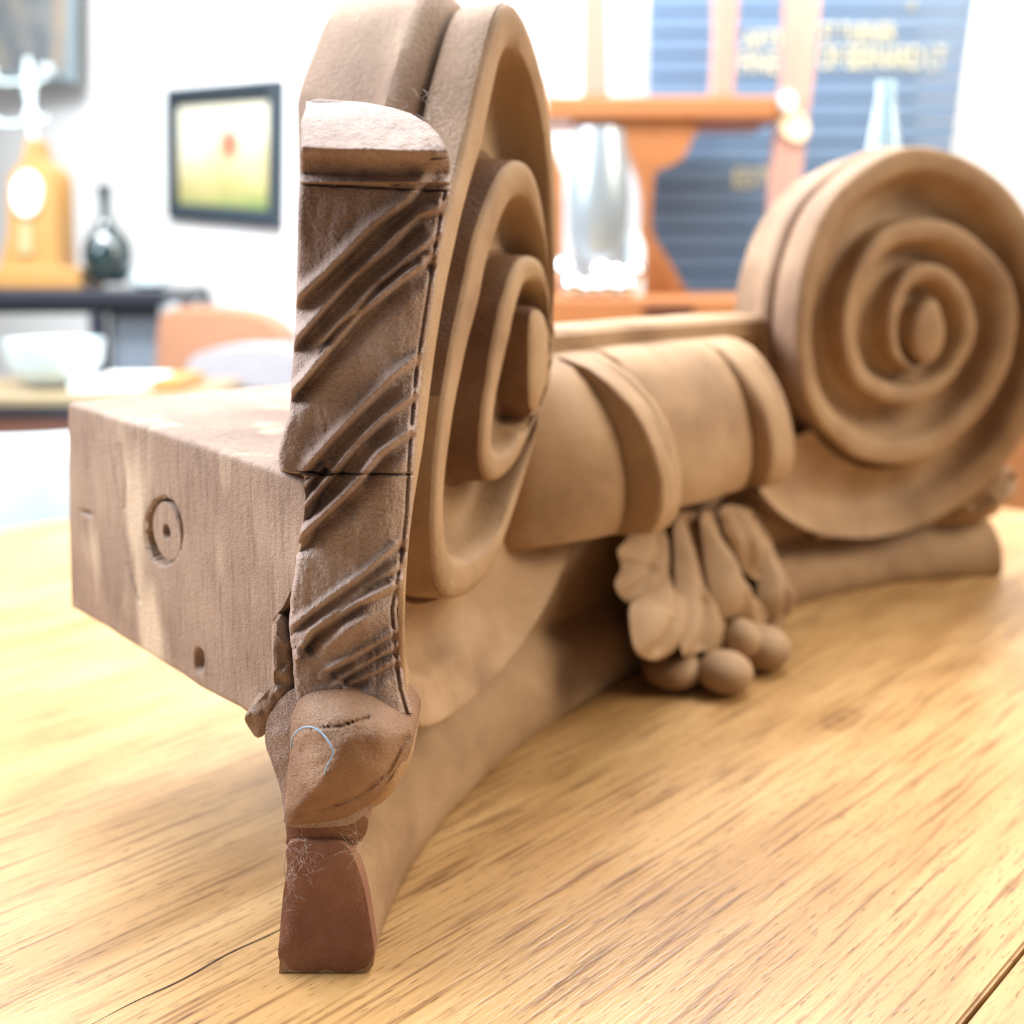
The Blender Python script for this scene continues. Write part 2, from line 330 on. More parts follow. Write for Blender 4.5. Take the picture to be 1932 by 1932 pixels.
def volute(trace, cpx, eye, sgn, back, d0, d1, label):
    c = np.array(hit(*cpx, WF))
    uv = np.array([hit(x, y, WF) for x, y in trace]) - c
    uv[:, 0] *= sgn
    ang = np.unwrap(np.arctan2(uv[:, 1], uv[:, 0])); rho = np.hypot(uv[:, 0], uv[:, 1])
    keep = [0]
    for i in range(1, len(ang)):
        if ang[i] > ang[keep[-1]] + .03: keep.append(i)
    ang, rho = ang[keep], rho[keep]
    a0, a1 = ang[0], ang[-1]
    dense = np.linspace(a0, a1, 900); rd = np.interp(dense, ang, rho)
    k = 6; ker = np.hanning(2 * k + 1); ker /= ker.sum(); rs = np.convolve(np.pad(rd, k, mode='edge'), ker, 'valid')
    rs[:k] = rd[:k]
    eu = np.array([hit(x, y, WF) for x, y in ring_smooth(eye, 60)]) - c; eu[:, 0] *= sgn
    ea = np.arctan2(eu[:, 1], eu[:, 0]); er = np.hypot(eu[:, 0], eu[:, 1]); o = np.argsort(ea)
    def rho_eye(a):
        a = (a + math.pi) % (2 * math.pi) - math.pi
        return np.interp(a, np.r_[ea[o] - 2 * math.pi, ea[o], ea[o] + 2 * math.pi], np.r_[er[o], er[o], er[o]])
    def ro(a):
        if a >= a1: return rho_eye(a)
        return float(np.interp(a, dense, rs))
    def P(a, r, wv):
        q = S(c[0] + sgn * r * math.cos(a), wv, c[1] + r * math.sin(a))
        if sgn < 0:                     # the scroll is cut off flush behind the upright end panel
            q[1] = max(q[1], YF + .02); q[0] = max(q[0], -.272 - .20 * (q[1] - YF))
        return q
    NA = int((a1 - a0) / math.radians(2.5)); A = np.linspace(a0, a1, NA)
    vs = []; ncol = 0
    turns = (a1 - a0) / (2 * math.pi)
    for a in A:
        r0 = ro(a); a2 = a + 2 * math.pi
        r1 = ro(a2) if a2 < a1 else rho_eye(a) * 1.0
        r1 = min(r1, r0 - .012); gap = r0 - r1
        f = (a - a0) / (a1 - a0); dep = d0 + (d1 - d0) * min(1, f * 1.35)
        fw = min(.082 - .03 * f, gap * .5)
        soft = max(0, 1 - max(0, (a - a0)) / 2.0); soft = soft * soft * (3 - 2 * soft)
        last = a2 >= a1
        floor_in = WF - dep * (.95 if not last else .8)
        prof = [(0, WF - .010), (.003, WF - .004), (.008, WF - .0005), (fw * .35, WF + .001), (fw * .7, WF - .001), (fw - .008, WF - .004), (fw, WF - .014)]
        gi = gap - fw
        for t, q in ((.08, .5), (.16, .78), (.28, .93), (.45, 1.), (.6, 1.03), (.75, 1.03), (.88, 1.), (.96, .92)):
            prof.append((fw + gi * t, WF - dep * q))
        prof.append((gap - .002, WF - .030 if not last else WF - dep * .5)); 
        wn = WF - .010
        if last: wn = WF + .0
        prof.append((gap, wn))
        rowv = []
        for (dd, wv) in prof:
            t = dd / gap
            if soft > 0:
                cove = WF - .006 - dep * .95 * (math.sin(min(1, t * 1.05) * math.pi) ** .8) * .85 if t < .97 else wv
                wv = wv * (1 - soft) + min(wv if t > .96 else 9, cove) * soft
            wv += .0015 * nz(a * 3, dd * 30, sgn)
            rowv.append(P(a, r0 - dd, wv))
        # outer wall for the exposed first turn and a bit
        ncol = len(rowv); vs += rowv
    n = len(A)
    v = part('scroll_volute', vs, grid_faces(n, ncol), WD, label=label, sharp=42)
    if sgn < 0:                         # darker grain on the sides of the near scroll's inner turns
        v.data.materials.append(WDARK)
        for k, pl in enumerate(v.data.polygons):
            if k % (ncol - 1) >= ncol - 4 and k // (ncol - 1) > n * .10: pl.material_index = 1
    # outer edge wall with its groove and bead
    A2 = [a for a in np.linspace(a0, a0 + 2 * math.pi + .12, 170)]
    wp = [(WF - .010, 0), (WF - .03, .002), (WF - .085, .001), (WF - .092, -.004), (WF - .096, -.018), (WF - .101, -.018), (WF - .105, .0), (WF - .115, .008), (WF - .13, .011), (WF - .145, .006),
          (WF - .16, -.010), (WF - .18, -.016), (WF - .22, -.013), (back + .01, -.010), (back, -.018)]
    vs = []
    for a in A2:
        r0 = ro(a)
        for wv, dr in wp:
            if sgn < 0: dr += .045 * min(1, max(0, (-.05 - wv) / .06))
            vs.append(P(a, r0 + dr + .0025 * nz(a * 5, wv * 30, 3 + sgn), wv + .002 * nz(a * 4, 1, 7)))
    o_ = part('outer_edge', vs, grid_faces(len(A2), len(wp)), WS, sharp=38)
    # closed back
    vs = [P(a, ro(a) - .018, back) for a in A2]; nb = len(vs); vs.append(P(0, 0, back))
    part('back_face', vs, [(i, (i + 1) % nb, nb) for i in range(nb)], WD, smooth=False)
    # eye boss
    ee = ring_smooth(eye, 40); eo = np.array([hit(x, y, WF) for x, y in ee]); cc = eo.mean(0)
    vs = []
    for t, wv in ((1., WF - .09), (1., WF - .012), (.97, WF - .003), (.9, WF + .002), (.6, WF + .006), (.3, WF + .008)):
        for q in eo: s = cc + (q - cc) * t; vs.append(S(s[0], wv, s[1]))
    fs = grid_faces(6, 40, True); fs.append(tuple(range(200, 240)))
    part('scroll_eye', vs, fs, WD, parent=None, sharp=42)
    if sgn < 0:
        e_ = [o for o in T.children if o.name.startswith('scroll_eye')][-1]; e_.data.materials.append(WDARK)
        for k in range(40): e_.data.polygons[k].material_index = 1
    return c
volute(FAR, (1752, 622), [(1762, 562), (1778, 590), (1784, 630), (1772, 672), (1745, 690), (1724, 670), (1720, 625), (1735, 580)], 1, -.20, .085, .055, 'far scroll, seen almost from the front')
volute(NEAR, (1012, 686), [(1009, 580), (1026, 590), (1035, 640), (1031, 717), (1018, 765), (1006, 782), (997, 760), (995, 690), (997, 605)], -1, -.28, .092, .06, 'near scroll, seen edge on')

# plinth moulding along the bottom
def phi_at(wv, Y):
    lo, hi = .05, .6
    for _ in range(40):
        m = (lo + hi) / 2; r = rad(m) - wv
        if C[1] + r * math.sin(m) < Y: lo = m
        else: hi = m
    return lo
pp = [(-.137, .0), (-.125, .002), (-.02, .0), (-.006, .004), (0, .014), (0.0, .045), (-.004, .075), (-.014, .105), (-.03, .132), (-.052, .155), (-.075, .168), (-.085, .182), (-.110, .186), (-.118, .180), (-.128, .10)]
def sweep(name, prof, u0, u1, mat, n=60, endY=None, rough=.0015, label=None, cap=True, sharp=35):
    vs = []
    for i in range(n):
        t = i / (n - 1)
        for k, (wv, z) in enumerate(prof):
            s0 = phi_at(wv, endY) * R if endY else u0
            u = s0 * (1 - t) + u1 * t if i else s0
            zz = z + (rough * nz(u * 6, k * .7, 2) if z > .02 else 0); vs.append(S(u, wv + rough * nz(u * 5, z * 9, 5), zz))
    m = len(prof); fs = grid_faces(n, m, True)
    if cap: fs += [tuple(range(m)), tuple(range((n - 1) * m, n * m))]
    return part(name, vs, fs, mat, label=label, sharp=sharp)
sweep('plinth_moulding', pp, 0, 3.17, WD, 70, endY=YF)
# darker cut end of the plinth, on the near end
def front_pad(name, outline, Y0, bulge, depth, mat, n=72, rings=9, center=None, power=2., fn=None, label=None, edge=.0, sharp=40, ox=0):
    o = ring_smooth(outline, n); c = np.array(center) if center else o.mean(0); vs = []
    for i in range(rings):
        t = 1 - i / rings
        for q in o:
            s = c + (q - c) * t; h = bulge * (1 - t ** power) + edge
            if fn: h += fn(s[0], s[1], t)
            vs.append(aty(s[0], s[1], Y0 - h))
    s = c; vs.append(aty(s[0], s[1], Y0 - bulge - edge - (fn(s[0], s[1], 0) if fn else 0)))
    fs = grid_faces(rings, n, True); last = (rings - 1) * n
    fs += [(last + k, last + (k + 1) % n, rings * n) for k in range(n)]
    base = len(vs)
    for q in o:
        P = aty(q[0], q[1], Y0); vs.append(P + [ox, depth, 0])
    fs += [(k, (k + 1) % n, base + (k + 1) % n, base + k) for k in range(n)]
    fs.append(tuple(base + k for k in range(n)))
    return part(name, vs, fs, mat, label=label, sharp=sharp)
front_pad('plinth_end', [(545, 1592), (600, 1590), (650, 1594), (676, 1640), (690, 1690), (700, 1750), (706, 1805), (690, 1832), (640, 1834), (560, 1832), (527, 1812), (528, 1760), (534, 1690), (541, 1640)],
          YF, .006, .03, WR, n=90, rings=6, power=6, fn=lambda x, y, t: .003 * nz(x * .03, y * .03), label='reddish cut end of the plinth')

# back board rising behind the plinth, and the cornice fascia
bb = [(-.13, .16), (-.085, .17), (-.075, .25), (-.075, .35), (-.08, .42), (-.08, .80), (-.16, .80), (-.2, .5), (-.2, .18)]
sweep('back_board', bb, .75, 3.0, WD, 50, rough=.003)
lb = [(-.12, .165), (-.05, .165), (-.05, .30), (-.12, .30)]
sweep('ledge_block', lb, 2.5, 3.13, WD, 20, rough=.003)
cr = [(-.16, .80), (-.075, .795), (-.062, .80), (-.062, .845), (-.075, .858), (-.2, .862), (-.22, .80)]
sweep('cornice_fascia', cr, 1.0, 2.5, WD, 40, rough=.002)
# cushion moulding: alternating plain bulges and leaf bands
def cush(k, dz=0):
    base = [(-.06, .812), (-.02, .806), (.022, .788), (.056, .756), (.086, .712), (.106, .668), (.119, .6245), (.130, .557), (.131, .50), (.124, .462), (.112, .437), (.06, .425), (-.08, .425)]
    return [(-.09, .80)] + [(-.075 + (a + .075) * k, b) for a, b in base] + [(-.09, .42)]
um = lambda x, y: hit(x, y, .13)[0]
u_a, u_b, u_c, u_d, u_e, u_f = um(985, 900), um(1183, 900), um(1208, 900), um(1292, 900), um(1427, 880), um(1447, 870)
def band(name, u0, u1, k0, k1, crown=.0, n=16, label=None, vein=False, ease=False):
    m = len(cush(1)); vs = []
    for i in range(n):
        t = i / (n - 1); e = min(t, 1 - t); k = k0 + (k1 - k0) * (math.sin(t * math.pi / 2) ** .8 if ease else t) + crown * math.sin(math.pi * t) - (.05 if e < .001 else .015 if e < .08 else 0)
        for j, (wv, z) in enumerate(cush(k)):
            if vein and .5 < z < .8:
                q = (z - .5) / .3
                wv -= .020 * q * math.exp(-((t - .45 - .18 * q) / .07) ** 2) + .016 * q * math.exp(-((t - .8 + .1 * q) / .07) ** 2)
            lean = -.06 * max(0, (z - .55)) / .3 if vein else 0
            vs.append(S(u0 + (u1 - u0) * t + lean, wv + .003 * nz(u0 * 9 + t * 2, z * 7, 1), z + .002 * nz(t * 4, u0 * 5)))
    fs = grid_faces(n, m, True) + [tuple(range(m)), tuple(range((n - 1) * m, n * m))]
    return part(name, vs, fs, WD, label=label, sharp=45)
band('cushion', 1.10, u_b, .35, 1.02, .0, 24, ease=True)
band('leaf_band', u_b + .015, 1.475, 1.36, 1.30, .03, 26, vein=True, label='raised acanthus band between the plain bulges')
band('cushion', 1.49, u_e, .95, .99, .05, 20)
band('leaf_band', u_e + .01, u_e + .16, 1.17, 1.12, .03, 20, vein=True)
band('cushion', u_b - .01, u_f + .05, .78, .78, 0, 20)

# carved leaves hanging from the middle, lobes and berries
def leaf(name, outline, wfun, bulge, mat=WD, n=64, rings=9, veins=(), back=-.09, label=None, center=None, power=2., parent=None):
    o = ring_smooth(outline, n); c = np.array(center) if center else o.mean(0); vs = []
    def emb(s, h):
        w0 = wfun(s[0], s[1]); u, z = hit(s[0], s[1], w0); return u, w0 + h, max(z, .004)
    for i in range(rings):
        t = 1 - i / rings
        for q in o:
            s = c + (q - c) * t; h = bulge * (1 - t ** power)
            for (x0, y0, x1, y1, wd, dp) in veins:
                d = np.array([x1 - x0, y1 - y0]); L = math.hypot(*d); k = ((s[0] - x0) * d[0] + (s[1] - y0) * d[1]) / L / L
                k = min(1, max(0, k)); dist = math.hypot(s[0] - x0 - d[0] * k, s[1] - y0 - d[1] * k); h -= dp * math.exp(-(dist / wd) ** 2)
            vs.append(S(*emb(s, h)))
    h = bulge; vs.append(S(*emb(c, h)))
    fs = grid_faces(rings, n, True); last = (rings - 1) * n
    fs += [(last + k, last + (k + 1) % n, rings * n) for k in range(n)]
    base = len(vs)
    for q in o:
        q = c + (q - c) * .93; wv = wfun(q[0], q[1]) - .06; u, z = hit(q[0], q[1], wv); vs.append(S(u, wv, max(z, .004)))
    fs += [(k, (k + 1) % n, base + (k + 1) % n, base + k) for k in range(n)]
    return part(name, vs, fs, mat, parent, label=label, sharp=60)
wl = lambda x, y: .045 + .13 * min(1.15, max(0, (y - 985) / 265.)) 
leaf('leaf_drop', [(1195, 985), (1260, 978), (1330, 965), (1400, 955), (1440, 985), (1468, 1060), (1490, 1120), (1478, 1180), (1440, 1235), (1380, 1240), (1300, 1245), (1220, 1245), (1192, 1215), (1185, 1100), (1185, 1030)],
     lambda x, y: wl(x, y) - .06, .03, veins=[(1300, 1000, 1310, 1230, 16, .03)], label='carved acanthus leaf with berries hanging below the cushion')
LD = bpy.data.objects['leaf_drop']
def lobe(*a, **k): return leaf('leaf_lobe', *a, **k)
lobe([(1205, 985), (1250, 985), (1262, 1040), (1255, 1110), (1225, 1140), (1185, 1138), (1160, 1105), (1172, 1070), (1165, 1040), (1180, 1020)], lambda x, y: wl(x, y) - .03, .045, veins=[(1240, 990, 1190, 1110, 9, .02)])
lobe([(1215, 1120), (1265, 1060), (1290, 1100), (1290, 1180), (1275, 1225), (1235, 1245), (1200, 1228), (1188, 1180), (1190, 1140)], lambda x, y: wl(x, y) - .01, .05, veins=[(1275, 1060, 1235, 1220, 12, .028)])
lobe([(1275, 975), (1315, 972), (1325, 1060), (1345, 1150), (1375, 1200), (1365, 1235), (1325, 1228), (1290, 1240), (1278, 1160), (1272, 1060)], lambda x, y: wl(x, y) - .0, .04, veins=[(1300, 985, 1318, 1220, 8, .022)])
lobe([(1322, 975), (1345, 970), (1362, 1040), (1395, 1100), (1430, 1135), (1448, 1170), (1425, 1185), (1395, 1168), (1360, 1165), (1338, 1110), (1328, 1040)], lambda x, y: wl(x, y) + .03, .05, veins=[(1340, 985, 1430, 1165, 7, .02)])
lobe([(1362, 958), (1400, 955), (1432, 980), (1440, 1040), (1436, 1090), (1412, 1085), (1385, 1040), (1365, 1000)], lambda x, y: wl(x, y) + .045, .045, veins=[(1422, 980, 1432, 1080, 7, .05), (1375, 965, 1410, 1070, 8, .012)])
lobe([(1440, 1010), (1462, 1050), (1480, 1095), (1495, 1130), (1488, 1165), (1462, 1175), (1432, 1140), (1430, 1090)], lambda x, y: wl(x, y) + .03, .05, veins=[(1445, 1020, 1470, 1160, 6, .02)])
def berry(x, y, r, rz=None, zc=None):
    rz = rz or r; P = atz(x, y, (zc if zc is not None else rz * .97)); vs = []
    n1, n2 = 16, 28
    for i in range(n1 + 1):
        a = math.pi * i / n1
        for k in range(n2):
            b = 2 * math.pi * k / n2; vs.append(P + [r * math.sin(a) * math.cos(b), r * math.sin(a) * math.sin(b), rz * math.cos(a)])
    o = part('berry', vs, grid_faces(n1 + 1, n2, True), WD, merge=None); return o
berry(1268, 1262, .072, .046); berry(1368, 1268, .066, .050); berry(1440, 1222, .07, .056); berry(1398, 1205, .05, .05, .09)

# carved leaf end at the far end of the plinth
leaf('leaf_end', [(1800, 960), (1835, 915), (1880, 885), (1905, 880), (1918, 900), (1915, 935), (1890, 950), (1880, 970), (1850, 980), (1820, 985)], lambda x, y: -.02, .05, veins=[(1830, 950, 1905, 900, 7, .03)], label='broken leaf tip at the far end')

# ---- near end: leaf-carved panel (dense relief)
def poly_d(x, y, pts):
    best = 1e9; side = 1; tt = 0; n = len(pts) - 1
    for i in range(n):
        x0, y0 = pts[i]; x1, y1 = pts[i + 1]; dx, dy = x1 - x0, y1 - y0; L2 = dx * dx + dy * dy
        k = min(1, max(0, ((x - x0) * dx + (y - y0) * dy) / L2)); ex, ey = x - x0 - dx * k, y - y0 - dy * k
        d = math.hypot(ex, ey)
        if d < best: best = d; side = 1 if (dx * ey - dy * ex) < 0 else -1; tt = (i + k) / n
    return best * side, tt
GR = [([(850, 318), (826, 329), (780, 388), (717, 435), (624, 528), (559, 587), (540, 605)], 12, .016, .010),
      ([(850, 385), (838, 404), (795, 419), (733, 484), (674, 534), (624, 587), (551, 671)], 10, .020, .013),
      ([(830, 452), (758, 509), (717, 543), (674, 590), (640, 622), (611, 655)], 7, .012, .010),
      ([(815, 490), (804, 509), (764, 537), (686, 602), (624, 674), (593, 711), (548, 762)], 9, .020, .014),
      ([(812, 670), (795, 686), (748, 723), (692, 779), (630, 845), (590, 890)], 10, .015, .010),
      ([(800, 745), (786, 758), (733, 798), (686, 842), (649, 888), (587, 960), (570, 975)], 9, .016, .011),
      ([(790, 820), (776, 829), (724, 866), (674, 929), (624, 975), (559, 1036)], 9, .020, .014),
      ([(620, 880), (602, 900), (578, 929), (565, 945)], 6, .012, .008),
      ([(760, 1030), (751, 1040), (695, 1090), (633, 1134), (555, 1193)], 8, .010, .006),
      ([(765, 1065), (757, 1078), (695, 1115), (617, 1174), (561, 1217)], 8, .011, .007),
      ([(755, 1108), (745, 1118), (680, 1149), (599, 1202), (575, 1230)], 9, .016, .016),
      ([(752, 1195), (742, 1205), (680, 1242), (617, 1276)], 7, .009, .006),
      ([(755, 1222), (745, 1230), (680, 1267), (642, 1289)], 7, .010, .006),
      ([(755, 1250), (745, 1258), (690, 1285), (660, 1300)], 7, .009, .006)]
left = [(205, 577), (230, 568), (345, 566), (400, 562), (560, 559), (620, 557), (700, 551), (780, 547), (830, 530), (860, 525), (888, 528), (898, 574), (930, 576), (960, 574), (1030, 562), (1080, 556), (1130, 548), (1180, 545), (1240, 552), (1300, 556), (1345, 560)]
right = [(205, 848), (300, 849), (320, 849), (360, 850), (400, 842), (470, 830), (550, 819), (620, 808), (690, 797), (750, 791), (842, 783), (966, 777), (1050, 768), (1149, 749), (1250, 758), (1300, 765), (1345, 778)]
ly, lx = zip(*left); ry, rx = zip(*right)
NX, NY = 110, 420; vs = []; PX = []
ys = np.linspace(192, 1345, NY)
def relief(x, y):
    h = 0
    for pts, sg, dp, rg in GR:
        if y < min(p[1] for p in pts) - 45 or y > max(p[1] for p in pts) + 45: continue
        d, tt = poly_d(x, y, pts)
        fade = min(1, tt / .12 + .35) * min(1, (1 - tt) / .1 + .35)
        wob = 1 + .35 * nz(x * .02, y * .02, dp * 100)
        if d > 0: h -= dp * math.exp(-(d / (sg * 1.9)) ** 2) * fade * wob        # long slope above
        else: h -= dp * math.exp(-(d / (sg * .7)) ** 2) * fade * wob             # steep step below
        h += rg * math.exp(-((d + sg * 1.7) / (sg * .9)) ** 2) * fade * wob
    if y > 1060: h += .020 * math.exp(-(((x - 640) * .55 + (y - 1190) * .85) / 22) ** 2) * math.exp(-((x - 660) / 70) ** 2)
    return h * 1.35
for j, y in enumerate(ys):
    xl = np.interp(y, ly, lx); xr = np.interp(y, ry, rx); xl += 1.5 * nz(y * .05, 3)
    for i in range(NX):
        s = i / (NX - 1); x = xl + (xr - xl) * s
        yy = y
        if y < 300:                     # arched top of the rolled leaf tip
            ytop = np.interp(x, (565, 600, 690, 740, 775, 808, 828, 842, 849), (194, 186, 193, 203, 214, 234, 254, 282, 298))
            yy = ytop + (y - 192) * (300 - ytop) / 108
        h = relief(x, yy) if yy > 300 else 0
        if yy < 350:
            v = (yy - 192) / 158.
            vb = .57 + .05 * (x - 565) / 285
            h += np.interp(v, (0, .06, .2, .4, vb - .03, vb + .04, vb + .12, .86, .97, .98), (-.13, -.085, -.035, .012, .042, .036, .008, -.006, .012, 0)) + .004 * nz(x * .05, yy * .05, 9)
        # hairline crack and joint
        h -= .014 * math.exp(-((yy - (893 + 4 * nz(x * .03, 5) + .01 * (x - 560))) / 1.8) ** 2)
        h -= .010 * math.exp(-((yy - (347 + .05 * (x - 565))) / 1.6) ** 2)
        h += .004 * nz(x * .012, yy * .012, 1) + .0018 * nz(x * .05, yy * .02, 2) + .0010 * nz(x * .16, yy * .16, 4)
        e = min(s, 1 - s) * (xr - xl); h -= .008 * math.exp(-e / 3.)
        if s > .5 and yy > 360: h -= .008 * math.exp(-(((xr - x) - 11) / 3.2) ** 2)
        if e < 60 and s > .5: h -= .02 * max(0, 1 - e / 60.) ** 2
        vs.append(aty(x, yy, YF - .005 - h)); PX.append((x, yy))
fs = grid_faces(NY, NX); b0 = len(vs)
loop = [i for i in range(NX)] + [j * NX + NX - 1 for j in range(1, NY)] + [(NY - 1) * NX + i for i in range(NX - 2, -1, -1)] + [j * NX for j in range(NY - 2, 0, -1)]
for q in loop:
    x, y = PX[q]; vs.append(aty(x + (2 if x < 690 else -3), y + (9 if y < 300 else 0), YF + .115))
m = len(loop)
fs += [(loop[k], loop[(k + 1) % m], b0 + (k + 1) % m, b0 + k) for k in range(m)]; fs.append(tuple(b0 + k for k in range(m)))
part('leaf_panel', vs, fs, WP, sharp=70, label='upright end panel carved with slanting leaf veins')

# shoulder and leaf bulb under the panel
front_pad('end_shoulder', [(510, 1345), (560, 1300), (640, 1320), (730, 1360), (762, 1420), (738, 1490), (690, 1535), (650, 1558), (546, 1560), (536, 1535), (529, 1490), (513, 1440), (500, 1398)],
          YF + .005, .015, .12, WP, power=3, fn=lambda x, y, t: .004 * nz(x * .04, y * .04))
front_pad('leaf_bulb', [(548, 1385), (552, 1345), (575, 1312), (625, 1300), (685, 1308), (735, 1332), (768, 1362), (781, 1385), (776, 1415), (755, 1458), (728, 1495), (690, 1522), (645, 1545), (590, 1553), (545, 1555), (538, 1530), (541, 1470), (545, 1420)],
          YF - .005, .075, .11, WK, n=110, rings=22, power=2.2, center=(655, 1410), label='rounded leaf knob at the foot of the panel',
          fn=lambda x, y, t: .004 * nz(x * .03, y * .03, 2) + .0012 * nz(x * .13, y * .13, 3) - .012 * math.exp(-((poly_d(x, y, [(545, 1545), (600, 1535), (680, 1505), (735, 1460), (768, 1400)])[0] - 6) / 6) ** 2) * (1 - t ** 8) - .006 * math.exp(-(poly_d(x, y, [(560, 1378), (600, 1374), (650, 1368), (700, 1352)])[0] / 2.) ** 2))
front_pad('leaf_curl', [(772, 1395), (780, 1415), (768, 1450), (745, 1490), (715, 1518), (688, 1526), (700, 1505), (730, 1470), (755, 1425)], YF + .01, .03, .08, WD, n=50)
front_pad('end_fillet', [(545, 1545), (600, 1545), (690, 1540), (676, 1592), (610, 1597), (545, 1597), (541, 1580)], YF + .012, .004, .08, WR, n=50, power=5)

# ---- square back block with its sawn end
A3 = aty(570, 905, YF); A3[2] = atz(570, 905, A3[2])[2]
B3 = aty(128, 760, 1.92); D3 = aty(545, 725, 2.22)
n3 = np.cross(B3 - A3, [0, 0, 1.]); n3 /= np.linalg.norm(n3)
def onface(x, y):
    d = ray(x, y); t = ((A3 - [0, 0, 1]) @ n3) / (d @ n3); return d * t + [0, 0, 1]
inw = np.array([D3[0] - B3[0], D3[1] - B3[1], 0]); inw /= np.linalg.norm(inw)
if n3 @ inw > 0: n3 = -n3             # n3 points out towards the viewer
topy = [(128, 760), (160, 768), (300, 812), (440, 858), (520, 886), (545, 897), (570, 905), (578, 912)]
boty = [(128, 1148), (140, 1152), (200, 1186), (265, 1228), (300, 1250), (340, 1275), (375, 1300), (420, 1322), (455, 1340), (490, 1362), (515, 1368), (578, 1372)]
tx, ty = zip(*topy); bx, by = zip(*boty)
RX = [(905, 571), (930, 577), (1020, 570), (1060, 562), (1110, 552), (1150, 535), (1178, 516), (1200, 514), (1372, 513)]
NXB, NYB = 190, 150; vs = []
for j in range(NYB):
    v = j / (NYB - 1)
    for i in range(NXB):
        s = i / (NXB - 1); yg = 905 + (1370 - 905) * v
        xr = np.interp(yg, *zip(*RX)); x = 128 + (xr - 128) * s + (7 * v * (1 - s))
        yt = np.interp(x, tx, ty); yb = np.interp(x, bx, by); y = yt + (yb - yt) * v
        dx, dy = x - 309, y - 1003; rr = math.hypot(dx / 33., dy / 61.)
        h = -.035 if rr < 1 else 0
        if 1 <= rr < 1.1: h = -.004
        d2 = math.hypot((x - 374) / 8., (y - 1247) / 19.); h -= .025 * math.exp(-d2 ** 4) * (1 if x > 366 else .5)
        h -= .012 * math.exp(-((x - 162) / 9) ** 2 - ((y - 968 - (x - 162) * .3) / 4) ** 2)
        h -= .004 * math.exp(-(poly_d(x, y, [(240, 1065), (252, 1100), (262, 1135)])[0] / 2.) ** 2) + .003 * math.exp(-(poly_d(x, y, [(228, 840), (236, 900), (234, 960)])[0] / 3.) ** 2)
        e = min(v, 1 - v) * 450; h -= .01 * math.exp(-e / 3.)
        h += .0015 * nz(x * .02, y * .006) + .0006 * nz(x * .35, y * .02, 3)
        vs.append(onface(x, y) + n3 * h)
fs = grid_faces(NYB, NXB); b0 = len(vs)
loop = [i for i in range(NXB)] + [j * NXB + NXB - 1 for j in range(1, NYB)] + [(NYB - 1) * NXB + i for i in range(NXB - 2, -1, -1)] + [j * NXB for j in range(NYB - 2, 0, -1)]
m = len(loop)
def room_for(P, dmax):
    d = .02
    while d < dmax:
        Q = P[:2] + inw[:2] * (d + .02); rr_ = np.hypot(*(Q - C)); ph_ = math.atan2(Q[1] - C[1], C[0] - Q[0])
        if rr_ < rad(min(max(ph_, .08), 1.5)) + .13: break
        d += .02
    return d
for lev, (dd, lift) in enumerate(((.1, 1), (.25, 1), (.5, 1), (1., 1))):
    for k, q in enumerate(loop):
        P = vs[q] + inw * dd * room_for(vs[q], 1.1); row = q // NXB
        if row == NYB - 1:              # chipped underside
            P = P + np.array([0, 0, (-.018 if lev == 0 else -.028 if lev == 1 else 0) * (1 + .9 * nz(P[0] * 11, P[1] * 11, lev * .5))])
        vs.append(P)
for lev in range(4):
    o1 = loop if lev == 0 else [b0 + (lev - 1) * m + k for k in range(m)]
    o2 = [b0 + lev * m + k for k in range(m)]
    fs += [(o1[k], o1[(k + 1) % m], o2[(k + 1) % m], o2[k]) for k in range(m)]
fs.append(tuple(b0 + 3 * m + k for k in range(m)))
part('back_block', vs, fs, WB, sharp=45, label='square sawn block sticking out behind, with a plugged dowel hole')
BLK = bpy.data.objects['back_block']
# the dowel plug, a disc with a hole in the middle
cD = onface(311, 1004); ex = (B3 - A3); ex[2] = 0; ex /= np.linalg.norm(ex); ez = np.array([0, 0, 1.])
rD = abs((onface(311 + 27, 1004) - cD) @ ex); rz = abs((onface(311, 1004 + 54) - cD) @ ez)
vs = []
pr = [(1., -.034), (1., -.006), (.95, -.003), (.6, -.003), (.28, -.003), (.24, -.006), (.22, -.03), (0.01, -.03)]
for f_, h in pr:
    for k in range(44):
        a = 2 * math.pi * k / 44; vs.append(cD + ex * rD * f_ * math.cos(a) + ez * rz * f_ * math.sin(a) + n3 * h)
part('dowel_plug', vs, grid_faces(len(pr), 44, True), WB, sharp=40, label='round dowel plug with a drilled centre')
# splintered web between the block and the panel
front_pad('splintered_edge', [(516, 1172), (540, 1195), (553, 1240), (560, 1292), (545, 1325), (520, 1365), (490, 1392), (474, 1380), (462, 1350), (500, 1340), (513, 1300), (513, 1230)],
          YF + .02, .012, .1, WB, n=70, power=3, fn=lambda x, y, t: .008 * nz(x * .06, y * .05))

